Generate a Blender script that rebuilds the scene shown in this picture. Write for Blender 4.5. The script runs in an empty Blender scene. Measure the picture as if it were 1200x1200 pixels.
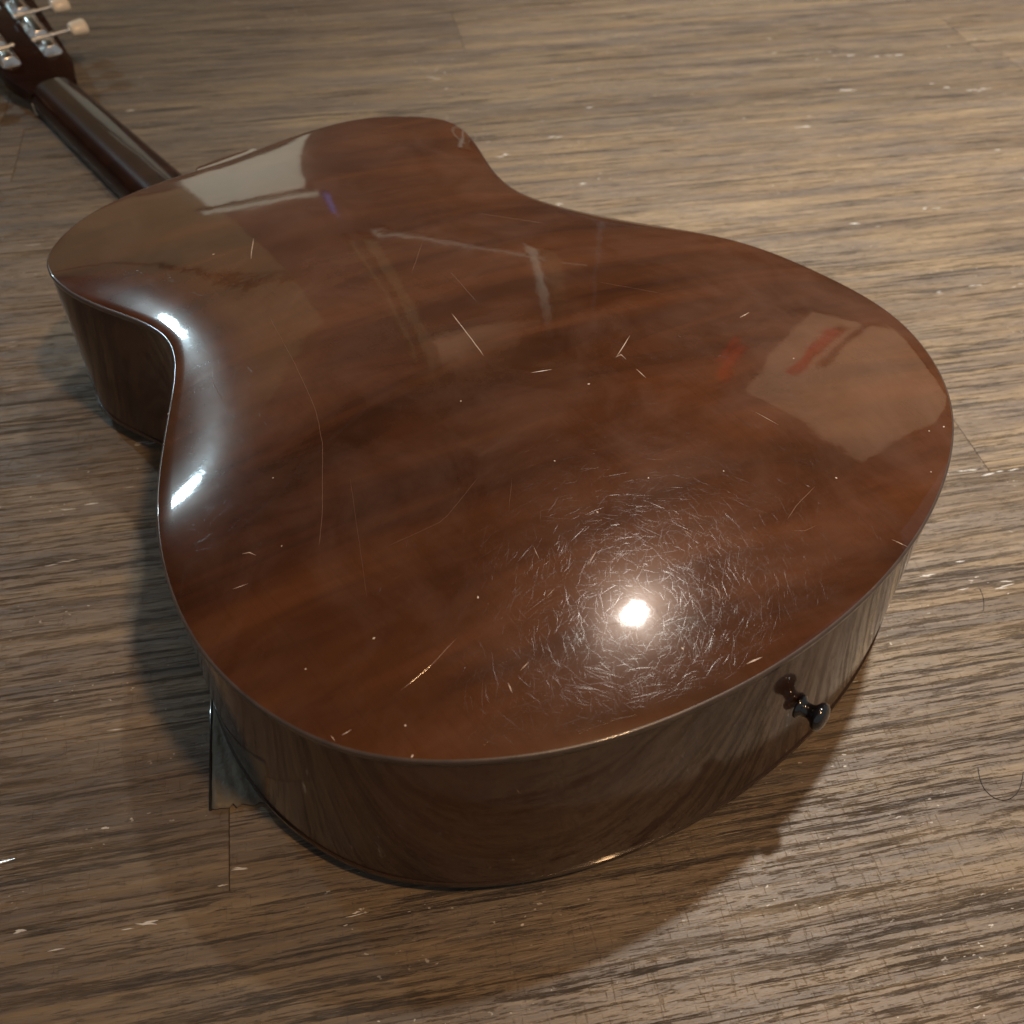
import bpy, bmesh, math, random
import numpy as np
from mathutils import Vector, Matrix
S = 0.001                                   # all lengths below are in millimetres
scene = bpy.context.scene
col = scene.collection
random.seed(7)
R = math.radians

# ------------------------------------------------------------------ camera
cam = bpy.data.cameras.new('camera')
camo = bpy.data.objects.new('camera', cam)
col.objects.link(camo)
camo.location = (-0.10898348, 0.24471400, 0.44359053)
camo.rotation_euler = (0.7428986083737281, -0.007008660850049294, -2.2444074133781378)
cam.sensor_width = 36.0
cam.sensor_fit = 'HORIZONTAL'
cam.lens = 1222.486 / 1200 * 36
cam.clip_start = 0.01
cam.clip_end = 100
cam.dof.use_dof = True
cam.dof.focus_distance = 0.47
cam.dof.aperture_fstop = 13.0
scene.camera = camo

# ------------------------------------------------------------------ light
world = bpy.data.worlds.new('World')
scene.world = world
world.use_nodes = True
bgn = world.node_tree.nodes['Background']
bgn.inputs['Color'].default_value = (0.66, 0.68, 0.70, 1)
bgn.inputs['Strength'].default_value = 0.26

def lamp(name, loc, power, color, radius, aim=None, cone=60, blend=0.8):
    l = bpy.data.lights.new(name, 'SPOT' if aim else 'POINT')
    l.energy = power
    l.color = color
    l.shadow_soft_size = radius
    o = bpy.data.objects.new(name, l)
    o.location = loc
    if aim:
        l.spot_size = R(cone)
        l.spot_blend = blend
        d = Vector(aim) - Vector(loc)
        o.rotation_mode = 'QUATERNION'
        o.rotation_quaternion = d.to_track_quat('-Z', 'Y')
    col.objects.link(o)
    return o
lamp('ceiling_lamp', (0.405, -0.850, 2.30), 315, (1.0, 0.97, 0.90), 0.046, (0.14, -0.72, 0), 50, 1.0)
lamp('warm_lamp', (-0.76, -0.10, 1.90), 72, (1.0, 0.60, 0.29), 0.07)
lamp('wall_fill', (0.60, -0.35, 2.25), 250, (1.0, 0.95, 0.85), 0.05, (2.7, -1.15, 1.15), 70, 0.6)  # unseen spot, added to brighten the wall pieces mirrored in the lacquer
lamp('door_fill', (0.90, -0.60, 2.25), 190, (1.0, 0.93, 0.82), 0.05, (1.1, -2.7, 1.55), 62, 0.6)  # second added spot, lifts the door side so its reflection shows
lamp('cool_lamp', (2.30, 0.28, 1.34), 26, (0.62, 0.88, 1.0), 0.05, (0.45, 0.15, 0), 60, 0.8)
scene.view_settings.view_transform = 'Standard'
scene.view_settings.look = 'None'
scene.view_settings.exposure = 0.12
scene.view_settings.gamma = 1
scene.render.engine = 'CYCLES'
scene.render.resolution_x = 1024
scene.render.resolution_y = 1024

# ------------------------------------------------------------------ helpers
def link(name, me, mat=None, parent=None, loc=(0, 0, 0), rz=0, smooth=False):
    if mat is not None and not me.materials:
        me.materials.append(mat)
    if smooth:
        me.polygons.foreach_set('use_smooth', [True] * len(me.polygons))
    o = bpy.data.objects.new(name, me)
    o.location = loc
    o.rotation_euler = (0, 0, rz)
    if parent:
        o.parent = parent
    col.objects.link(o)
    return o

def mesh(name, verts, faces, fix=True, sharp=None):
    me = bpy.data.meshes.new(name)
    me.from_pydata([tuple(c * S for c in v) for v in verts], [], faces)
    if fix:
        bm = bmesh.new()
        bm.from_mesh(me)
        bmesh.ops.remove_doubles(bm, verts=bm.verts, dist=1e-6)
        bmesh.ops.recalc_face_normals(bm, faces=bm.faces)
        bm.to_mesh(me)
        bm.free()
    me.update()
    if sharp is not None:
        me.polygons.foreach_set('use_smooth', [True] * len(me.polygons))
        me.set_sharp_from_angle(angle=math.radians(sharp))
    return me

def bevelled(name, verts, faces, off, segs=2, sharp=35):
    me = mesh(name, verts, faces)
    bm = bmesh.new()
    bm.from_mesh(me)
    es = [e for e in bm.edges if len(e.link_faces) == 2 and e.calc_face_angle(0) > 0.5]
    bmesh.ops.bevel(bm, geom=es, offset=off * S, segments=segs, affect='EDGES', profile=0.5)
    bmesh.ops.recalc_face_normals(bm, faces=bm.faces)
    bm.to_mesh(me)
    bm.free()
    me.polygons.foreach_set('use_smooth', [True] * len(me.polygons))
    me.set_sharp_from_angle(angle=math.radians(sharp))
    return me

def boxvf(x0, x1, y0, y1, z0, z1):
    v = [(x, y, z) for x in (x0, x1) for y in (y0, y1) for z in (z0, z1)]
    f = [(0, 1, 3, 2), (4, 6, 7, 5), (0, 4, 5, 1), (2, 3, 7, 6), (0, 2, 6, 4), (1, 5, 7, 3)]
    return v, f

def prism(poly, z0, z1):
    n = len(poly)
    v = [(x, y, z0) for x, y in poly] + [(x, y, z1) for x, y in poly]
    f = [tuple(range(n))[::-1], tuple(range(n, 2 * n))]
    f += [(i, (i + 1) % n, n + (i + 1) % n, n + i) for i in range(n)]
    return v, f

def lathe(profile, n=32):
    """profile of (radius, height) turned about z"""
    v, f = [], []
    for r, h in profile:
        for k in range(n):
            a = 2 * math.pi * k / n
            v.append((r * math.cos(a), r * math.sin(a), h))
    for i in range(len(profile) - 1):
        for k in range(n):
            f.append((i * n + k, i * n + (k + 1) % n, (i + 1) * n + (k + 1) % n, (i + 1) * n + k))
    f.append(tuple(range(n))[::-1])
    f.append(tuple(range((len(profile) - 1) * n, len(profile) * n)))
    return v, f

# ------------------------------------------------------------------ node helpers
class Nodes:
    def __init__(self, name):
        self.m = bpy.data.materials.new(name)
        self.m.use_nodes = True
        self.t = self.m.node_tree
        self.b = self.t.nodes['Principled BSDF']
    def n(self, kind, **kw):
        nd = self.t.nodes.new(kind)
        for k, v in kw.items():
            setattr(nd, k, v)
        return nd
    def set(self, sock, v):
        if isinstance(v, bpy.types.NodeSocket):
            self.t.links.new(v, sock)
        elif v is not None:
            sock.default_value = v
    def coord(self, kind='Object'):
        return self.n('ShaderNodeTexCoord').outputs[kind]
    def rnd(self):
        return self.n('ShaderNodeObjectInfo').outputs['Random']
    def mapping(self, vec, scale=(1, 1, 1), loc=(0, 0, 0), rot=(0, 0, 0)):
        m = self.n('ShaderNodeMapping')
        self.set(m.inputs['Vector'], vec)
        self.set(m.inputs['Scale'], scale)
        self.set(m.inputs['Location'], loc)
        self.set(m.inputs['Rotation'], rot)
        return m.outputs[0]
    def noise(self, vec, scale=1.0, detail=4.0, rough=0.55, dist=0.0):
        n = self.n('ShaderNodeTexNoise')
        self.set(n.inputs['Vector'], vec)
        n.inputs['Scale'].default_value = scale
        n.inputs['Detail'].default_value = detail
        n.inputs['Roughness'].default_value = rough
        n.inputs['Distortion'].default_value = dist
        return n.outputs['Fac']
    def ramp(self, fac, stops, interp='LINEAR'):
        r = self.n('ShaderNodeValToRGB')
        r.color_ramp.interpolation = interp
        while len(r.color_ramp.elements) < len(stops):
            r.color_ramp.elements.new(0.5)
        for e, (p, c) in zip(r.color_ramp.elements, stops):
            e.position = p
            e.color = (c, c, c, 1) if isinstance(c, (int, float)) else (*c, 1)
        self.set(r.inputs[0], fac)
        return r.outputs[0]
    def math(self, op, a, b=None, clamp=False):
        m = self.n('ShaderNodeMath', operation=op)
        m.use_clamp = clamp
        self.set(m.inputs[0], a)
        if b is not None:
            self.set(m.inputs[1], b)
        return m.outputs[0]
    def mix(self, fac, a, b, mode='MIX'):
        m = self.n('ShaderNodeMix', data_type='RGBA', blend_type=mode)
        self.set(m.inputs[0], fac)
        for s, v in ((m.inputs[6], a), (m.inputs[7], b)):
            self.set(s, (*v, 1) if isinstance(v, tuple) and len(v) == 3 else v)
        return m.outputs[2]
    def bump(self, h, strength=0.3, dist=0.001, normal=None):
        b = self.n('ShaderNodeBump')
        b.inputs['Strength'].default_value = strength
        b.inputs['Distance'].default_value = dist
        self.set(b.inputs['Height'], h)
        if normal is not None:
            self.set(b.inputs['Normal'], normal)
        return b.outputs[0]
    def out(self, **kw):
        for k, v in kw.items():
            s = self.b.inputs[k.replace('_', ' ')]
            if isinstance(v, tuple) and len(v) == 3 and s.type == 'RGBA':
                v = (*v, 1)
            self.set(s, v)
        return self.m

def plain(name, c, rough=0.5, metal=0.0, coat=0.0, var=0.15, scale=60, bump=0.0):
    N = Nodes(name)
    co = N.coord()
    nz = N.noise(co, scale, 5, 0.6)
    dark = tuple(x * (1 - var) for x in c)
    lite = tuple(min(1, x * (1 + var)) for x in c)
    colr = N.mix(nz, dark, lite)
    kw = dict(Base_Color=colr, Metallic=metal, Coat_Weight=coat, Coat_Roughness=0.05,
              Roughness=N.math('ADD', N.math('MULTIPLY', nz, 0.12), rough - 0.06))
    if bump:
        kw['Normal'] = N.bump(N.noise(co, scale * 4, 3), bump, 0.0005)
    return N.out(**kw)

# ------------------------------------------------------------------ materials
def floor_material():
    N = Nodes('vinyl_plank')
    obj = N.coord()
    rnd = N.rnd()
    cmb = N.n('ShaderNodeCombineXYZ')
    N.set(cmb.inputs[0], N.math('MULTIPLY', rnd, 37.0))
    N.set(cmb.inputs[1], N.math('MULTIPLY', rnd, 91.0))
    N.set(cmb.inputs[2], N.math('MULTIPLY', rnd, 13.0))
    va = N.n('ShaderNodeVectorMath', operation='ADD')
    N.set(va.inputs[0], obj)
    N.set(va.inputs[1], cmb.outputs[0])
    P = va.outputs[0]
    # slow waver of the grain
    wob = N.noise(N.mapping(P, (5, 12, 1)), 1, 2, 0.5)
    sep = N.n('ShaderNodeSeparateXYZ')
    N.set(sep.inputs[0], P)
    y2 = N.math('ADD', sep.outputs[1], N.math('MULTIPLY', wob, 0.007))
    c2 = N.n('ShaderNodeCombineXYZ')
    N.set(c2.inputs[0], sep.outputs[0])
    N.set(c2.inputs[1], y2)
    N.set(c2.inputs[2], sep.outputs[2])
    G = c2.outputs[0]
    broad = N.noise(N.mapping(G, (3.0, 34, 1)), 1, 4, 0.6, 0.1)
    patch = N.noise(N.mapping(G, (9, 75, 1)), 1, 5, 0.7, 0.15)
    fine = N.noise(N.mapping(G, (34, 520, 1)), 1, 4, 0.65)
    dash = N.noise(N.mapping(G, (11, 330, 1)), 1, 6, 0.76, 0.05)
    pores = N.noise(N.mapping(G, (85, 950, 1)), 1, 3, 0.6)
    streak = N.noise(N.mapping(G, (2.6, 210, 1)), 1, 5, 0.7)
    cross = N.noise(N.mapping(G, (900, 90, 1)), 1, 3, 0.6)
    speck = N.noise(N.mapping(P, (300, 520, 1)), 1, 2, 0.5)
    base = N.ramp(broad, [(0.28, (0.112, 0.078, 0.050)), (0.46, (0.190, 0.138, 0.087)), (0.60, (0.245, 0.182, 0.111)), (0.76, (0.290, 0.224, 0.146))])
    grey = N.ramp(patch, [(0.42, 0.0), (0.60, 0.75)])
    base = N.mix(grey, base, (0.135, 0.112, 0.096))
    lite = N.ramp(fine, [(0.50, 0.0), (0.72, 0.55)])
    base = N.mix(lite, base, (0.32, 0.252, 0.175))
    stk = N.ramp(streak, [(0.50, 0.0), (0.64, 0.65)])
    base = N.mix(stk, base, (0.095, 0.072, 0.055))
    dmask = N.ramp(N.noise(N.mapping(G, (6, 45, 1)), 1, 3, 0.6), [(0.38, 0.10), (0.58, 1.0)])
    dk = N.ramp(dash, [(0.535, 0.0), (0.60, 1.0)])
    dk = N.math('MULTIPLY', dk, dmask)
    base = N.mix(N.math('MULTIPLY', dk, 0.76), base, (0.046, 0.038, 0.034))
    po = N.ramp(pores, [(0.58, 0.0), (0.66, 1.0)])
    base = N.mix(N.math('MULTIPLY', po, 0.45), base, (0.06, 0.048, 0.040))
    cr = N.ramp(cross, [(0.62, 0.0), (0.70, 1.0)])
    base = N.mix(N.math('MULTIPLY', cr, 0.12), base, (0.08, 0.06, 0.048))
    # worn pale flecks
    wf = N.math('MULTIPLY', N.ramp(speck, [(0.70, 0.0), (0.74, 1.0)]), N.ramp(N.noise(N.mapping(P, (9, 22, 1)), 1, 2), [(0.52, 0.0), (0.62, 1.0)]))
    base = N.mix(wf, base, (0.60, 0.57, 0.52))
    tone = N.math('ADD', N.math('MULTIPLY', rnd, 0.30), 0.86)
    hsv = N.n('ShaderNodeHueSaturation')
    N.set(hsv.inputs['Color'], base)
    N.set(hsv.inputs['Value'], tone)
    height = N.math('SUBTRACT', N.math('MULTIPLY', fine, 0.6), N.math('ADD', N.math('MULTIPLY', dk, 0.9), N.math('ADD', N.math('MULTIPLY', po, 0.4), N.math('MULTIPLY', cr, 0.15))))
    rough = N.math('ADD', N.math('MULTIPLY', dk, 0.16), N.math('ADD', 0.36, N.math('MULTIPLY', patch, 0.12)))
    return N.out(Base_Color=hsv.outputs[0], Roughness=rough, Specular_IOR_Level=0.5, Normal=N.bump(height, 0.75, 0.0011))

def wood_material(name, dark, mid, lite, haze=0.0, rough=0.34, coat=1.0, coat_rough=0.036):
    """lacquered mahogany, grain along x, ribbon figure across it"""
    N = Nodes(name)
    P = N.coord()
    D = N.mapping(P, (1, 1, 1), rot=(0, 0, R(14)))
    fig = N.noise(N.mapping(D, (34, 5.0, 5)), 1, 4, 0.6, 0.9)
    fig2 = N.noise(N.mapping(D, (60, 9, 8)), 1, 3, 0.6, 0.5)
    cloud = N.noise(P, 7, 4, 0.55, 0.4)
    grain = N.noise(N.mapping(P, (14, 900, 300)), 1, 4, 0.65)
    f = N.math('ADD', N.math('MULTIPLY', fig, 0.50), N.math('ADD', N.math('MULTIPLY', fig2, 0.14), N.math('MULTIPLY', cloud, 0.34)))
    base = N.ramp(f, [(0.37, dark), (0.50, mid), (0.62, lite)])
    g = N.ramp(grain, [(0.50, 0.0), (0.70, 1.0)])
    base = N.mix(N.math('MULTIPLY', g, 0.22), base, dark)
    sm = N.noise(P, 22, 5, 0.65, 0.6)
    smear = N.ramp(sm, [(0.42, 0.0), (0.78, 1.0)])
    if haze:
        base = N.mix(N.math('MULTIPLY', smear, haze), base, (0.22, 0.13, 0.10))
    peel = N.noise(P, 260, 2, 0.5)
    wav = N.noise(P, 24, 2, 0.5)
    nb = N.bump(wav, 0.22, 0.0009)
    nb2 = N.bump(peel, 0.05, 0.0002, nb)
    cr = N.math('ADD', coat_rough, N.math('MULTIPLY', smear, 0.035))
    return N.out(Base_Color=base, Roughness=rough, Specular_IOR_Level=0.085, Specular_Tint=(1.0, 0.72, 0.58), Coat_Weight=coat, Coat_Roughness=cr,
                 Coat_IOR=1.5, Normal=nb, Coat_Normal=nb2)

M_floor = floor_material()
M_back = wood_material('mahogany_back', (0.032, 0.0118, 0.0058), (0.062, 0.0215, 0.0090), (0.090, 0.0320, 0.0122), haze=0.19, rough=0.20)
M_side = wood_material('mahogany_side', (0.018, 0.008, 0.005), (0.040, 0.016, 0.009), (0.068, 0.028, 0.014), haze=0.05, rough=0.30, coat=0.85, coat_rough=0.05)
M_neck = wood_material('mahogany_neck', (0.012, 0.005, 0.004), (0.022, 0.008, 0.006), (0.034, 0.013, 0.009), rough=0.25, coat=0.32)
M_edge = plain('worn_highlight_edge', (0.060, 0.042, 0.034), 0.32, 0, 0.5, 0.6, 120)  # worn rim tone, lightened to carry the highlight along the edge
M_top = plain('dark_top_edge', (0.030, 0.015, 0.009), 0.4, 0, 0.6, 0.1)
M_black = plain('black_plastic', (0.006, 0.006, 0.008), 0.12, 0, 1.0)
M_rose = plain('dark_rosewood', (0.018, 0.012, 0.010), 0.40, 0, 0.1)
M_chrome = plain('nickel_plate', (0.86, 0.87, 0.86), 0.22, 1.0, 0, 0.06, 200)
M_darkmetal = plain('shaded_gear_metal', (0.20, 0.19, 0.16), 0.35, 1.0, 0, 0.3, 300)  # dark tone holds the shade inside the open gear pit
M_button = plain('aged_white_plastic', (0.78, 0.73, 0.63), 0.35, 0, 0.4, 0.06, 80)
M_bone = plain('bone', (0.72, 0.66, 0.52), 0.4, 0, 0.2, 0.05)
M_scratch = plain('scratched_lacquer', (0.62, 0.50, 0.42), 0.35, 0, 0.3, 0.25, 500)
M_faint = plain('light_scratch_lacquer', (0.20, 0.11, 0.075), 0.45, 0, 0.15, 0.25, 500)
M_fleck = plain('white_scuff', (0.56, 0.55, 0.53), 0.40, 0, 0.25, 0.3, 300, 0.3)
M_sub = plain('subfloor', (0.02, 0.017, 0.014), 0.8)
M_hair = plain('hair', (0.012, 0.010, 0.010), 0.4)
M_tape = plain('grey_tape', (0.12, 0.105, 0.08), 0.55, 0, 0.0, 0.75, 90, 0.8)
M_wall = plain('dark_wall', (0.10, 0.075, 0.06), 0.8, 0, 0, 0.2, 3)
M_olive = plain('olive_wall', (0.22, 0.19, 0.12), 0.8, 0, 0, 0.06, 3)
M_pale = plain('pale_board', (0.84, 0.93, 0.86), 0.6, 0, 0, 0.04, 3)
M_tan = plain('tan_door', (0.66, 0.48, 0.33), 0.6, 0, 0, 0.05, 3)
M_red = plain('red_cloth', (0.62, 0.03, 0.02), 0.6, 0, 0, 0.1, 6)
M_blue = plain('blue_cloth', (0.15, 0.25, 0.85), 0.6, 0, 0, 0.1, 6)
M_ceil = plain('ceiling_paint', (0.30, 0.26, 0.22), 0.85, 0, 0, 0.05, 3)

SCR= [([[235.0, 5.4], [217.1, 9.4], [197.7, 14.0]], 0.7), ([[268.4, -16.9], [233.6, -9.8]], 0.3), ([[352.4, 53.4], [370.4, 41.9]], 0.8), ([[174.2, 4.9], [170.0, -4.4]], 0.9), ([[159.3, -34.6], [163.1, -43.0], [168.0, -51.5]], 0.8), ([[159.1, -33.8], [159.6, -37.6], [155.1, -37.2]], 1.2), ([[147.5, -36.1], [139.8, -35.3]], 0.9), ([[149.6, -109.9], [150.5, -118.0]], 1.1), ([[78.4, 144.7], [78.8, 132.1], [82.1, 115.9]], 0.45), ([[95.3, -61.1], [83.9, -64.0]], 0.5), ([[160.0, 168.8], [157.8, 163.3]], 0.8), ([[172.4, 157.5], [172.0, 155.3], [167.5, 153.8]], 0.9), ([[300.6, 71.6], [258.0, 81.6], [221.5, 91.8], [200.3, 101.2], [166.9, 122.0], [152.8, 132.5]], 0.28), ([[44.5, -25.8], [48.0, -36.6], [50.2, -50.2]], 0.4), ([[40.3, -22.8], [36.7, -28.3], [35.8, -35.3]], 0.4), ([[13.5, -57.4], [7.2, -60.5]], 0.6), ([[278.1, -0.5], [286.9, -9.8], [300.6, -23.2]], 0.3), ([[75.6, 55.9], [79.0, 49.0]], 0.8), ([[78.2, 170.2], [77.6, 166.2]], 0.8), ([[80.6, 173.0], [78.2, 173.1]], 0.8), ([[23.6, 134.1], [21.6, 133.8]], 0.3), ([[74.6, 78.6], [75.5, 73.5]], 0.5), ([[41.8, 24.1], [37.8, 22.4], [33.6, 24.2]], 0.7), ([[8.4, 35.7], [7.0, 28.8]], 1.4), ([[56.0, 112.1], [51.9, 113.4]], 1.0), ([[56.8, 105.5], [57.7, 100.7]], 0.7), ([[95.9, 67.5], [89.7, 69.5]], 0.5), ([[66.0, 13.7], [61.2, 12.6]], 0.5), ([[2.3, -29.8], [2.3, -34.1]], 0.4), ([[286.0, 114.1], [262.6, 118.3]], 0.25), ([[128.7, 52.2], [115.4, 64.6]], 0.2), ([[133.4, 111.8], [128.9, 87.5], [137.8, 63.2]], 0.18), ([[213.5, -71.6], [185.0, -92.7]], 0.18), ([[312.3, -69.7], [282.7, -95.5]], 0.25), ([[174.5, 103.5], [119.0, 131.7]], 0.15)]
DOT= [[108.8, 166.1], [102.4, 139.7], [66.3, 150.6], [55.6, 155.2], [373.6, 65.3], [44.3, -124.9], [42.4, -133.9], [27.9, -104.2], [280.4, 140.0], [124.8, 32.2], [91.0, 99.0], [93.8, 6.7], [152.1, -11.1], [199.1, 127.3], [27.1, 51.3], [93.0, 36.1], [78.1, -22.6], [163.9, 143.7], [48.3, -62.2], [112.0, -107.1], [179.5, 41.0]]
FLK= [([[116.1, 215.3], [114.2, 213.0]], 2), ([[122.2, 270.0], [120.7, 264.2], [115.3, 253.3]], 3), ([[183.6, 295.4], [179.7, 287.3]], 2), ([[71.5, -233.9], [59.8, -255.8]], 1.5), ([[57.2, -252.1], [44.6, -277.4]], 2), ([[2.7, -180.4], [-7.2, -197.6]], 2), ([[2.2, -187.7], [-1.1, -194.8]], 1.5), ([[483.1, -630.7], [472.7, -647.3]], 3), ([[465.2, -650.9], [443.3, -688.5]], 2.5), ([[391.2, -658.1], [375.1, -662.0]], 5), ([[365.1, -661.0], [349.7, -692.0]], 4), ([[261.3, -469.6], [252.6, -491.0]], 4), ([[187.5, -384.9], [178.1, -391.9]], 4), ([[176.7, -410.6], [172.2, -419.7]], 3), ([[158.1, -436.0], [153.0, -444.3]], 3), ([[281.2, -410.1], [266.6, -422.9]], 2.5), ([[446.0, -236.7], [442.6, -247.1]], 3), ([[532.7, -257.6], [526.1, -275.4]], 3), ([[535.3, -306.5], [522.9, -320.1]], 3), ([[691.5, -295.8], [679.9, -299.3]], 4), ([[150.8, 302.1], [148.6, 298.1]], 3), ([[113.7, 224.0], [111.9, 224.2]], 2), ([[67.7, 185.8], [66.1, 185.5]], 2), ([[395.7, 135.3], [384.9, 117.9]], 2), ([[371.4, 196.3], [362.7, 174.3]], 1.6), ([[334.5, 216.0], [328.7, 198.9]], 1.6), ([[798.6, -42.6], [796.1, -53.6]], 5), ([[456.6, -281.7], [451.1, -295.3]], 3), ([[435.3, -570.4], [426.5, -590.1]], 2), ([[31.3, -125.3], [28.6, -126.9]], 2), ([[30.3, -159.7], [29.1, -163.3]], 1.6), ([[411.7, -490.4], [400.0, -510.6]], 2), ([[646.7, 111.4], [638.8, 88.3]], 2)]
HAIR= [[-57.3, -82.4], [-62.5, -76.2], [-68.5, -74.1], [-73.8, -75.8], [-76.7, -80.9], [-76.4, -88.9], [-71.9, -97.3]]
HAIR2= [[6.1, -176.0], [-0.4, -172.0], [-3.9, -164.5]]

# ------------------------------------------------------------------ the floor
UX, UY = math.cos(R(62)), math.sin(R(62))            # direction the planks run
def uv(u, v):
    return (u * UX + v * UY, u * UY - v * UX)
q = [uv(-2600, -1100), uv(2900, -1100), uv(2900, 3400), uv(-2600, 3400)]
floor = link('floor', mesh('floor', [(x, y, -3.5) for x, y in q], [(0, 1, 2, 3)]), M_sub)
floor['kind'] = 'structure'
PW, PL = 89.3, 915.0
def plank_mesh():
    hx, hy, c = PL / 2 - 0.10, PW / 2 - 0.05, 0.30
    v = []
    for dx, dy, z in ((0, 0, -3.0), (0, 0, -c), (c, c, 0)):
        v += [(-hx + dx, -hy + dy, z), (hx - dx, -hy + dy, z), (hx - dx, hy - dy, z), (-hx + dx, hy - dy, z)]
    f = [(8, 9, 10, 11)]
    for k in (0, 4):
        f += [(k + i, k + (i + 1) % 4, k + 4 + (i + 1) % 4, k + 4 + i) for i in range(4)]
    return mesh('plank', v, f, fix=False)
pm = plank_mesh()
known = {-3: 0, -2: -330, -1: -390, 0: 248, 1: 30, 2: -202, 3: 0, 4: 90, 5: 165, 6: 105, 7: 419, 8: 440, 9: 20, 10: -300, 11: 0, 12: 100}
rr = random.Random(5)
for k in range(-8, 35):
    v0 = -8 + PW * k + PW / 2
    j = known.get(k, rr.uniform(-450, 450))
    for i in range(-2, 3):
        u0 = j + PL * (i + 0.5)
        x, y = uv(u0, v0)
        link('plank', pm, M_floor, floor, (x * S, y * S, 0), R(62))

def sliver(pts, w, zf, h=0.05, taper=True, lift=0.01):
    """a thin raised ridge along a polyline lying on a surface"""
    v, f = [], []
    n = len(pts)
    for i, (x, y) in enumerate(pts):
        a = pts[max(0, i - 1)]
        b = pts[min(n - 1, i + 1)]
        d = math.hypot(b[0] - a[0], b[1] - a[1]) or 1
        nx, ny = -(b[1] - a[1]) / d, (b[0] - a[0]) / d
        ww = w / 2 * (0.15 if taper and i in (0, n - 1) else 1)
        v += [(x + nx * ww, y + ny * ww, zf(x + nx * ww, y + ny * ww) + lift), (x, y, zf(x, y) + h), (x - nx * ww, y - ny * ww, zf(x - nx * ww, y - ny * ww) + lift)]
    for i in range(n - 1):
        k = 3 * i
        f += [(k, k + 3, k + 4, k + 1), (k + 1, k + 4, k + 5, k + 2)]
    return v, f

def resample(pts, n, jit=0.0, rng=random):
    L = [0]
    for a, b in zip(pts, pts[1:]):
        L.append(L[-1] + math.hypot(b[0] - a[0], b[1] - a[1]))
    out = []
    for i in range(n):
        t = L[-1] * i / (n - 1)
        k = max(j for j in range(len(L) - 1) if L[j] <= t + 1e-9)
        s = (t - L[k]) / ((L[k + 1] - L[k]) or 1)
        out.append((pts[k][0] + (pts[k + 1][0] - pts[k][0]) * s + rng.uniform(-jit, jit),
                    pts[k][1] + (pts[k + 1][1] - pts[k][1]) * s + rng.uniform(-jit, jit)))
    return out

def join(parts):
    V, F = [], []
    for v, f in parts:
        o = len(V)
        V += v
        F += [tuple(i + o for i in q) for q in f]
    return V, F

# white scuffs and flecks on the planks
parts = []
fr = random.Random(3)
for pts, w in FLK:
    L = math.hypot(pts[-1][0] - pts[0][0], pts[-1][1] - pts[0][1])
    n = max(2, int(L / 5))
    for k in range(n):
        t = fr.random()
        cx = pts[0][0] + (pts[-1][0] - pts[0][0]) * t + fr.gauss(0, w * 0.3)
        cy = pts[0][1] + (pts[-1][1] - pts[0][1]) * t + fr.gauss(0, w * 0.3)
        l = fr.uniform(1.5, 5)
        a = R(62) + fr.gauss(0, 0.12)
        parts.append(sliver(resample([(cx - l * math.cos(a), cy - l * math.sin(a)), (cx + l * math.cos(a), cy + l * math.sin(a))], 4, 0.25, fr), fr.uniform(0.4, 1.1) * (0.6 + w * 0.12), lambda x, y: 0.03, 0.12))
for k in range(110):
    u, v = fr.uniform(-700, 700), fr.uniform(-150, 1100)
    x, y = uv(u, v)
    l = fr.uniform(0.8, 4.5)
    parts.append(sliver(resample([(x - l * UX, y - l * UY), (x + l * UX, y + l * UY)], 3, 0.3, fr), fr.uniform(0.3, 0.9) * (1 + v / 1400), lambda x, y: 0.03, 0.12))
o = link('scuff_marks', mesh('scuff_marks', *join(parts), fix=False), M_fleck, floor)
o['kind'] = 'stuff'

# ------------------------------------------------------------------ the guitar body: outline and arched back
def closed_curve(C, n=16):
    P = np.vstack([C, C[-2:0:-1] * [1, -1]])
    N = len(P)
    h = np.sqrt(np.linalg.norm(np.roll(P, -1, 0) - P, axis=1))
    A = np.zeros((N, N)); B = np.zeros((N, 2))
    for i in range(N):
        hm, hp = h[i - 1], h[i]
        A[i, i - 1] += hm; A[i, i] += 2 * (hm + hp); A[i, (i + 1) % N] += hp
        B[i] = 6 * ((P[(i + 1) % N] - P[i]) / hp - (P[i] - P[i - 1]) / hm)
    M = np.linalg.solve(A, B)
    t = np.linspace(0, 1, n, endpoint=False)[:, None]
    out = []
    for i in range(N):
        j = (i + 1) % N; H = h[i]; a = 1 - t
        out.append(a * P[i] + t * P[j] + H * H / 6 * ((a ** 3 - a) * M[i] + (t ** 3 - t) * M[j]))
    return np.vstack(out)
CTRL = np.array([[0.0, 0.0], [4.57, 51.58], [26.86, 117.82], [74.33, 172.86], [144.64, 192.01], [220.65, 174.15], [285.51, 137.22], [328.87, 116.34], [375.18, 125.88], [424.84, 139.22], [462.3, 121.3], [481.13, 77.4], [485.37, 35.97], [481.29, 0.0]])
OUT = closed_curve(CTRL, 14)
fine = closed_curve(CTRL, 24)
KB = 1 / 440.0
_x, _y = (fine[:, 0] - 240) / 250, fine[:, 1] / 250
_part = -(KB * 250) / 4 * (_x * _x + _y * _y)
_Z = _x + 1j * _y
_B = np.stack([np.real(_Z ** n) for n in range(14)], 1)
COEF = np.linalg.solve(_B.T @ _B + 1e-4 * np.diag(np.arange(14) ** 2), _B.T @ (-_part))
def dome(x, y):
    x = (x - 240) / 250; y = y / 250
    Z = x + 1j * y
    r = -(KB * 250) / 4 * (x * x + y * y)
    for n, a in enumerate(COEF):
        r = r + a * np.real(Z ** n)
    return r * 250
LIFT = 10.0
def backz(x, y):
    return 117.0 - 12.37 * x / 486 + dome(x, y)
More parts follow.
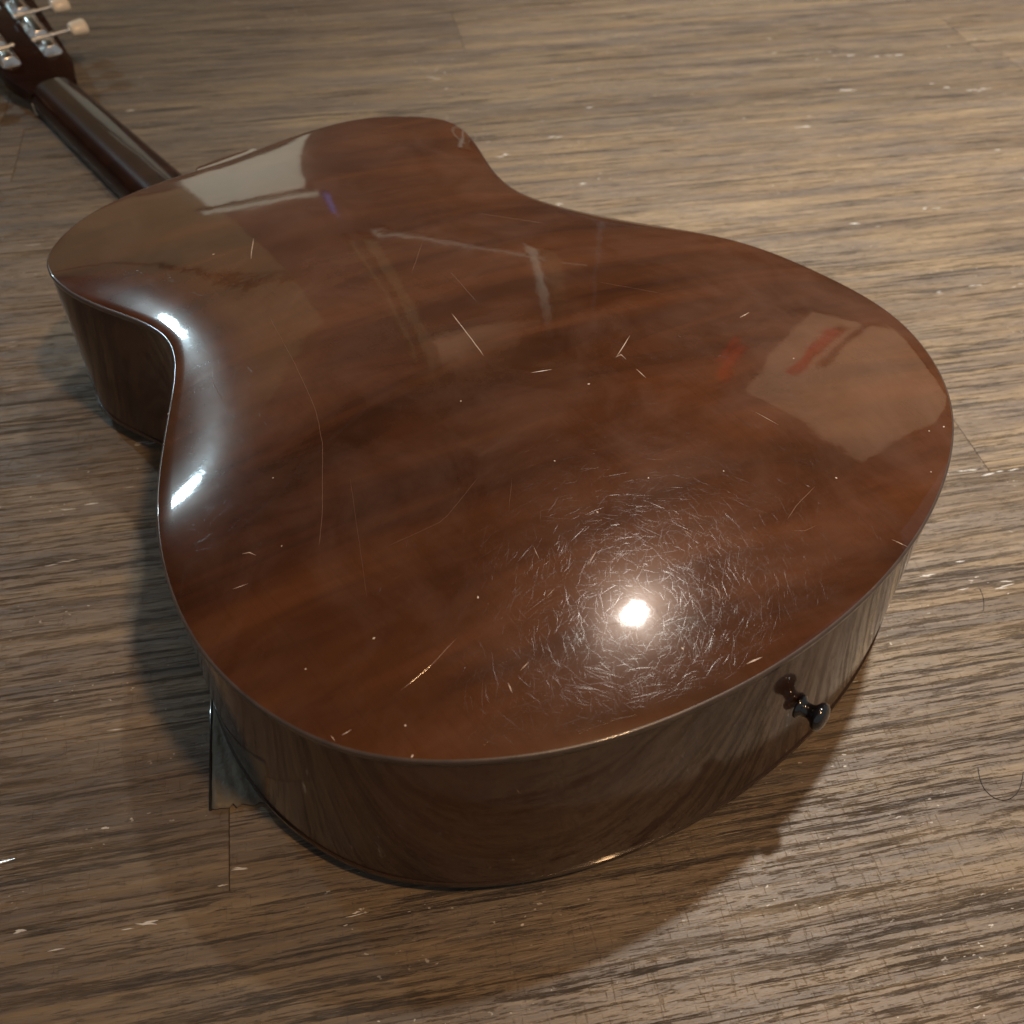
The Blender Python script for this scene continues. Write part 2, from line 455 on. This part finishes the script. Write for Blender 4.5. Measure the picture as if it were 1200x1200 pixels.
def offset_outline(d):
    T = np.roll(OUT, -1, 0) - np.roll(OUT, 1, 0)
    T /= np.linalg.norm(T, axis=1)[:, None]
    n = np.stack([-T[:, 1], T[:, 0]], 1)
    if ((OUT + n * 5)[:, 1].max()) < OUT[:, 1].max():
        n = -n
    return OUT + n * d
NO = len(OUT)

guitar = bpy.data.objects.new('acoustic_guitar', None)
col.objects.link(guitar)
guitar['label'] = 'glossy dark mahogany acoustic guitar lying face down on the wood plank floor'
guitar['category'] = 'guitar'

# back plate: arched, with a small rounded edge that overhangs the sides a touch
spine = np.stack([150 + OUT[:, 0] / 486 * 225, np.zeros(NO)], 1)
V, F = [], []
rings = []
def ring(P, z):
    rings.append(len(V))
    for (x, y), zz in zip(P, z):
        V.append((float(x), float(y), float(zz)))
rimz = backz(OUT[:, 0], OUT[:, 1])
ring(offset_outline(-0.9), rimz - 2.9)
ring(offset_outline(0.0), rimz - 2.9)
rr_ = 1.1
for a in (0, 15, 30, 45, 60, 75, 90):
    P = offset_outline(-rr_ * (1 - math.cos(R(a))))
    ring(P, rimz - rr_ * (1 - math.sin(R(a))))
for a, b in zip(rings, rings[1:]):
    for i in range(NO):
        j = (i + 1) % NO
        F.append((a + i, a + j, b + j, b + i))
link('back_edge', mesh('back_edge', V, F), M_edge, guitar, smooth=True)
V, F, rings = [], [], []
inner = offset_outline(-rr_)
ring(inner, rimz)
for s in list(np.linspace(0.985, 0.0, 34)):
    P = spine + (inner - spine) * s
    ring(P, backz(P[:, 0], P[:, 1]))
for a, b in zip(rings, rings[1:]):
    for i in range(NO):
        j = (i + 1) % NO
        F.append((a + i, a + j, b + j, b + i))
# the two rings nearest the edge share the height of the rim
me = mesh('back', V, F)
back = link('back', me, M_back, guitar, smooth=True)

# sides
def band(name, d, z_rows, mat, sharp=None):
    V, F = [], []
    P = offset_outline(d)
    for zr in z_rows:
        V += [(float(x), float(y), float(z)) for (x, y), z in zip(P, zr)]
    for r in range(len(z_rows) - 1):
        for i in range(NO):
            j = (i + 1) % NO
            F.append((r * NO + i, r * NO + j, (r + 1) * NO + j, (r + 1) * NO + i))
    return link(name, mesh(name, V, F), mat, guitar, smooth=True)
zt = rimz - 2.8
z0 = np.full(NO, LIFT + 2.5)
side = band('side', -0.6, [z0 + (zt - z0) * t for t in np.linspace(0, 1, 9)], M_side)
# soundboard with its rounded edge
V, F = prism([(float(x), float(y)) for x, y in offset_outline(0.1)], LIFT, LIFT + 2.6)
link('soundboard', mesh('soundboard', V, F, sharp=40), M_top, guitar)
# bridge, saddle (under the body, carries it)
V, F = prism([(192, -76), (220, -76), (220, 76), (192, 76)], 3.0, LIFT + 0.1)
bridge = link('bridge', bevelled('bridge', V, F, 1.5), M_rose, guitar)
V, F = boxvf(204, 207, -38, 38, 0.0, 3.2)
link('saddle', mesh('saddle', V, F), M_bone, bridge)

# end pin: flange, waist and round knob on the tail
prof = [(0.2, 0), (5.2, 0.0), (5.6, 0.8), (5.2, 1.9), (3.9, 2.6), (3.3, 4.0), (3.3, 5.8), (4.2, 7.2), (6.0, 8.6), (6.5, 9.8), (6.3, 11.0), (5.0, 12.2), (2.8, 12.9), (0.2, 13.1)]
pin = link('end_pin', mesh('end_pin', *lathe(prof, 40), sharp=60), M_black, guitar, (-0.2 * S, 0, 65 * S))
pin.rotation_euler = (0, R(-90), 0)
pin.rotation_mode = 'QUATERNION'
pin.rotation_quaternion = Vector((-1.0, -0.22, 0.12)).to_track_quat('Z', 'Y')

# scratches
rng = random.Random(11)
parts, faint = [], []
for pts, w in SCR:
    L = sum(math.hypot(b[0] - a[0], b[1] - a[1]) for a, b in zip(pts, pts[1:]))
    n = max(3, int(L / 4))
    (parts if w > 0.45 else faint).append(sliver(resample(pts, n, 0.12, rng), w * 0.62 * (0.6 if w > 0.45 else 0.8), lambda x, y: float(backz(x, y)), 0.06))
for x, y in DOT:
    a = rng.uniform(0, 6.28)
    l = rng.uniform(0.25, 0.7)
    parts.append(sliver([(x - l * math.cos(a), y - l * math.sin(a)), (x, y), (x + l * math.cos(a), y + l * math.sin(a))], 0.8, lambda x, y: float(backz(x, y)), 0.08))
o = link('scratch_marks', mesh('scratch_marks', *join(parts), fix=False), M_scratch, guitar); o['kind'] = 'stuff'
o = link('faint_scratch_marks', mesh('faint_scratch_marks', *join(faint), fix=False), M_faint, guitar); o['kind'] = 'stuff'
# polishing swirls: thousands of hair-fine ridges in every direction, they glint in rings round a lamp's reflection
from_x, to_x = 6, 480
hw = lambda x: float(np.interp(x, fine[fine[:, 1] >= 0][:, 0][:300], fine[fine[:, 1] >= 0][:, 1][:300]))
fx = fine[:, 0]; fy = np.abs(fine[:, 1])
xs_ = np.linspace(8, 474, 80)
ws_ = np.array([fy[np.abs(fx - x) < 4].max() for x in xs_])
ws_lo = np.array([np.abs(fy[(np.abs(fx - x) < 4)]).min() for x in xs_])
parts = []
while len(parts) < 9000:
    x = rng.uniform(8, 474)
    w = float(np.interp(x, xs_, ws_lo)) - 6
    if w < 5:
        continue
    y = rng.uniform(-w, w)
    if rng.random() > 0.12 + 0.88 * math.exp(-((x - 60) / 75) ** 2 - ((y - 40) / 85) ** 2):
        continue
    a = rng.uniform(0, math.pi)
    l = rng.choice((1.5, 2.5, 3.5, 5, 8)) * rng.uniform(0.6, 1.3)
    bend = rng.uniform(-0.12, 0.12)
    ca, sa = math.cos(a), math.sin(a)
    pts = [(x - l * ca, y - l * sa), (x - sa * bend * l, y + ca * bend * l), (x + l * ca, y + l * sa)]
    if any(abs(p[1]) > np.interp(p[0], xs_, ws_lo) - 3.5 or p[0] < 8 or p[0] > 474 for p in pts):
        continue
    wd = rng.choice((0.04, 0.05, 0.06, 0.08, 0.12))
    v, f = sliver(pts, wd, lambda x, y: float(backz(x, y)), 0.003 + wd / 2 * rng.choice((rng.uniform(0.01, 0.06), rng.uniform(0.03, 0.12))), lift=0.003)
    parts.append((v, f))
M_swirl = wood_material('swirl_lacquer', (0.032, 0.0118, 0.0058), (0.062, 0.0215, 0.0090), (0.090, 0.0320, 0.0122), haze=0.19, rough=0.20, coat_rough=0.22)
o = link('polish_swirls', mesh('polish_swirls', *join(parts), fix=False), M_swirl, guitar); o['kind'] = 'stuff'

# ------------------------------------------------------------------ neck, heel, fretboard
V, F = [], []
sec = 24
stations = [(838, 21.3, 16.5, 0), (820, 21.5, 16.0, 0), (760, 22.3, 16.6, 0), (680, 23.4, 17.4, 0), (600, 24.6, 18.6, 0), (560, 25.4, 20.5, .05), (540, 25.8, 24, .12), (525, 26, 31, .22), (512, 26, 43, .32), (502, 26, 60, .42), (494, 25.6, 78, .5), (489.5, 25.0, 92.0, .55), (484, 25.0, 93.0, .55)]
for x, w, d, tp in stations:
    for k in range(sec + 1):
        a = math.pi * k / sec
        zz = max(0.0, math.sin(a)) ** (0.85 - 0.3 * tp)
        yy = w * math.copysign(abs(math.cos(a)) ** (0.9 - 0.3 * tp), math.cos(a)) * (1 - 0.30 * tp * zz)
        V.append((x, yy, LIFT + d * zz))
n = sec + 1
for r in range(len(stations) - 1):
    for k in range(sec):
        F.append((r * n + k, r * n + k + 1, (r + 1) * n + k + 1, (r + 1) * n + k))
    F.append((r * n + sec, r * n, (r + 1) * n, (r + 1) * n + sec))
F.append(tuple(range(n))); F.append(tuple(range((len(stations) - 1) * n, len(stations) * n)))
neck = link('neck', mesh('neck', V, F, sharp=50), M_neck, guitar)
cap = [(481, 22), (486, 21.7), (489.5, 20.5), (491, 17), (492, 8), (492.3, 0), (492, -8), (491, -17), (489.5, -20.5), (486, -21.7), (481, -22)]
V, F = prism(cap, 0, 2.3)
slope = float(backz(478.0, 0.0) - backz(468.0, 0.0)) / 10 * 0.9
V = [(x, y, float(rimz[np.argmax(OUT[:, 0])]) + 0.3 + slope * (x - 481) + z - 2.3) for x, y, z in V]
link('heel_cap', bevelled('heel_cap', V, F, 0.5, 3, 15), M_back, guitar)
V, F = prism([(360, 28), (836, 21.5), (836, -21.5), (360, -28)], 4.0, LIFT - 0.02)
fb = link('fretboard', bevelled('fretboard', V, F, 0.5), M_rose, guitar)
V, F = boxvf(836.2, 841, -21.5, 21.5, 0.0, 11.0)
link('nut', bevelled('nut', V, F, 0.6), M_bone, guitar)
V, F = boxvf(-1.0, 1.0, -21, 21, 3.0, 4.1)
fm = bevelled('fret', V, F, 0.3)
for k in range(1, 20):
    link('fret', fm, M_chrome, fb, ((206 + 630 * 2 ** (-k / 12)) * S, 0, 0))
for k in range(6):
    ya, yb = -27 + 10.8 * k, -17.5 + 7 * k
    r = (0.3, 0.33, 0.38, 0.45, 0.55, 0.65)[k]
    V, F = [], []
    for x, y, z in ((206, ya, r + 0.2), (838, yb, r + 0.2)):
        for a in range(8):
            V.append((x, y + r * math.cos(a * math.pi / 4), z + r * math.sin(a * math.pi / 4)))
    F = [(a, (a + 1) % 8, 8 + (a + 1) % 8, 8 + a) for a in range(8)]
    link('string', mesh('string', V, F), M_chrome, guitar, smooth=True)

# ------------------------------------------------------------------ headstock, pitched back (so it rises from the floor)
HP = R(15)
Mh = Matrix.Translation((838 * S, 0, 6.5 * S)) @ Matrix.Rotation(-HP, 4, 'Y')
half = [(0, 21), (6, 22), (13, 24.5), (22, 28.2), (30, 30.2), (45, 31.5), (70, 33.5), (110, 36), (145, 37.5), (165, 36.5), (174, 32), (180, 20), (184, 8), (185, 0)]
poly = half + [(t, -y) for t, y in half[-2::-1]]
V, F = prism(poly, 0, 14.5)
hs = link('headstock', bevelled('headstock', V, F, 1.3, 3, 15), M_neck, guitar)
hs.matrix_local = Mh
# plates with stamped gear covers, worm shafts and buttons
for sg in (-1, 1):
    V, F = prism([(37, sg * 13), (41, sg * 10.5), (157, sg * 10.5), (161, sg * 13), (161, sg * 25), (157, sg * 27.5), (41, sg * 27.5), (37, sg * 25)][::sg], 14.5, 15.5)
    pl = link('tuner_plate', bevelled('tuner_plate', V, F, 0.3), M_chrome, guitar)
    pl.matrix_local = Mh
    def cover(t0, t1):
        b = [(t0, 11), (t1, 11), (t1, 27), (t0, 27)]
        m_ = [(t0 + 3, 15), (t1 - 3, 15), (t1 - 3, 23), (t0 + 3, 23)]
        v = [(x, sg * y, 15.4) for x, y in b] + [(x, sg * y, 22.0) for x, y in m_]
        f = [(4, 5, 6, 7)] + [(i, (i + 1) % 4, 4 + (i + 1) % 4, 4 + i) for i in range(4)]
        return bevelled('gear_cover', v, f, 0.5)
    for t0, t1 in ((38.5, 55), (61, 90), (97, 126), (133, 159.5)):
        c = link('gear_cover', cover(t0, t1), M_chrome, pl)
        v, f = prism([(t0 + 4.5, sg * 16.4), (t1 - 4.5, sg * 16.4), (t1 - 4.5, sg * 21.2), (t0 + 4.5, sg * 21.2)][::sg], 21.0, 22.25)
        link('gear_and_pit_shade', bevelled('gear_and_pit_shade', v, f, 0.3), M_darkmetal, pl)  # flat dark plate standing in for the shaded hollow of the cover
    for ts in (58, 94, 130):
        # recessed gear in the gap
        v, f = lathe([(0.3, 15.5), (5.5, 15.5), (5.5, 17.5), (4.6, 18.2), (1.8, 18.2), (1.6, 19), (0.3, 19)], 20)
        v = [(x * 0.55 + ts, y + sg * 16.0, z) for x, y, z in v]
        link('gear_and_pit_shade', mesh('gear_and_pit_shade', v, f, sharp=40), M_darkmetal, pl)
        prof = [(0.3, 8), (2.4, 8), (2.4, 11), (1.7, 11.5), (1.7, 25), (2.6, 25.4), (2.6, 28.4), (1.7, 28.8), (1.7, 41), (2.5, 41.6), (2.5, 44), (0.3, 44)]
        v, f = lathe(prof, 20)
        v = [(x + ts, sg * z, y + 19.6) for x, y, z in v]
        sh = link('tuning_shaft', mesh('tuning_shaft', v, f, sharp=40), M_chrome, pl)
        # button: flared tulip-like oval knob
        v, f = [], []
        pr = [(0.6, 43), (4.2, 43.1), (5.9, 43.9), (6.6, 46), (6.9, 50), (7.3, 55), (7.1, 57.2), (6.0, 58.6), (3.4, 59.2), (0.4, 59.4)]
        v, f = lathe(pr, 24)
        v = [(x * 1.15 + ts, sg * z, y * 0.85 + 19.6) for x, y, z in v]
        link('tuning_button', mesh('tuning_button', v, f, sharp=60), M_button, pl)

# ------------------------------------------------------------------ small things on the floor
rng = random.Random(21)
V, F = [], []
nu, nv = 14, 16
for a in range(nu + 1):
    for b in range(nv + 1):
        v = 31 + 58 * b / nv
        u = 255.5 - (27 - 9 * b / nv) * a / nu
        x, y = uv(u + rng.gauss(0, 0.12), v + rng.gauss(0, 0.12) + (rng.uniform(-1.5, 1.5) if b == 0 else 0))
        z = 0.5 + abs(math.sin(a * 0.9 + b * 0.35)) * 1.1 + rng.uniform(0, 0.35)
        if a == 0:
            z = 1.2
        V.append((x, y, z))
for a in range(nu):
    for b in range(nv):
        k = a * (nv + 1) + b
        F.append((k, k + 1, k + nv + 2, k + nv + 1))
me = mesh('tape_scrap', V, F)
scrap = bpy.data.objects.new('tape_scrap', None)
col.objects.link(scrap)
scrap['label'] = 'crumpled dark grey tape scrap with a black edge beside the guitar body'
scrap['category'] = 'tape'
o = link('film', me, M_tape, scrap, smooth=True)
md = o.modifiers.new('thick', 'SOLIDIFY'); md.thickness = 0.0003
e = [uv(256.8, 31), uv(256.8, 92), uv(255.2, 92), uv(255.4, 31)]
V, F = prism(e, 0.05, 1.6)
link('edge_strip', bevelled('edge_strip', V, F, 0.3), M_black, scrap)

def strand(name, pts, r, label):
    cu = bpy.data.curves.new(name, 'CURVE')
    cu.dimensions = '3D'
    cu.bevel_depth = r * S
    cu.bevel_resolution = 2
    sp = cu.splines.new('NURBS')
    sp.points.add(len(pts) - 1)
    for p_, (x, y) in zip(sp.points, pts):
        p_.co = (x * S, y * S, (r + 0.1) * S, 1)
    sp.use_endpoint_u = True
    sp.order_u = 4
    dg_o = bpy.data.objects.new(name, cu)
    col.objects.link(dg_o)
    me = bpy.data.meshes.new_from_object(dg_o)
    bpy.data.objects.remove(dg_o)
    o = link(name, me, M_hair)
    o['label'] = label
    o['category'] = 'hair'
strand('hair', HAIR, 0.16, 'thin dark hair curled in a loop on the floor right of the end pin')
strand('hair', HAIR2, 0.13, 'short dark hair on the floor beside the right edge of the guitar')

# ------------------------------------------------------------------ the part of the room mirrored in the lacquer
def slab(name, x0, x1, y0, y1, z0, z1, mat, parent=None, bev=4):
    V, F = boxvf(x0, x1, y0, y1, z0, z1)
    return link(name, bevelled(name, V, F, bev, 1), mat, parent)
wall = slab('wall', 2700, 2800, -2700, 1700, 0, 2400, M_wall); wall['kind'] = 'structure'
slab('plaster_panel', 2670, 2699, -640, 1690, 480, 1480, M_olive, wall)
slab('plaster_panel', 2670, 2699, -640, 1690, 1500, 1740, M_olive, wall)
slab('pale_board', 2650, 2699, -1040, -620, 320, 860, M_pale, wall)
slab('ledge', 2620, 2699, -1080, -560, 905, 950, M_pale, wall)
slab('post', 2640, 2699, -1270, -1190, 1290, 2390, M_olive, wall)
slab('post', 2640, 2699, -1130, -1105, 1300, 2200, M_olive, wall)
slab('post', 2640, 2699, -2400, -2320, 1100, 2390, M_olive, wall)
slab('post', 2640, 2699, -2260, -2240, 1100, 2390, M_pale, wall)
slab('ledge', 2660, 2699, -2600, -1300, 1240, 1265, M_pale, wall)
slab('blue_cloth', 2660, 2699, -1150, -1125, 950, 1150, M_blue, wall)
slab('upper_panel', 2650, 2699, -2180, -1300, 2120, 2390, M_tan, wall)
wall2 = slab('wall', 0, 2699, -2800, -2702, 0, 2400, M_wall); wall2['kind'] = 'structure'
slab('door_panel', 520, 1420, -2701, -2660, 1080, 2250, M_tan, wall2)
slab('red_cloth', 1580, 1630, -2701, -2650, 1780, 2260, M_red, wall2)
slab('red_cloth', 1655, 1680, -2701, -2650, 1700, 2080, M_red, wall2)
slab('red_cloth', 1215, 1262, -2659, -2610, 1200, 1800, M_red, wall2)
slab('dark_strap', 1140, 1165, -2659, -2620, 1080, 1600, M_wall, wall2)
ceil = slab('ceiling', -600, 2700, -2700, 1700, 2402, 2500, M_ceil); ceil['kind'] = 'structure'
slab('ceiling_board', 1750, 2690, -2100, -900, 2370, 2401, M_tan, ceil)
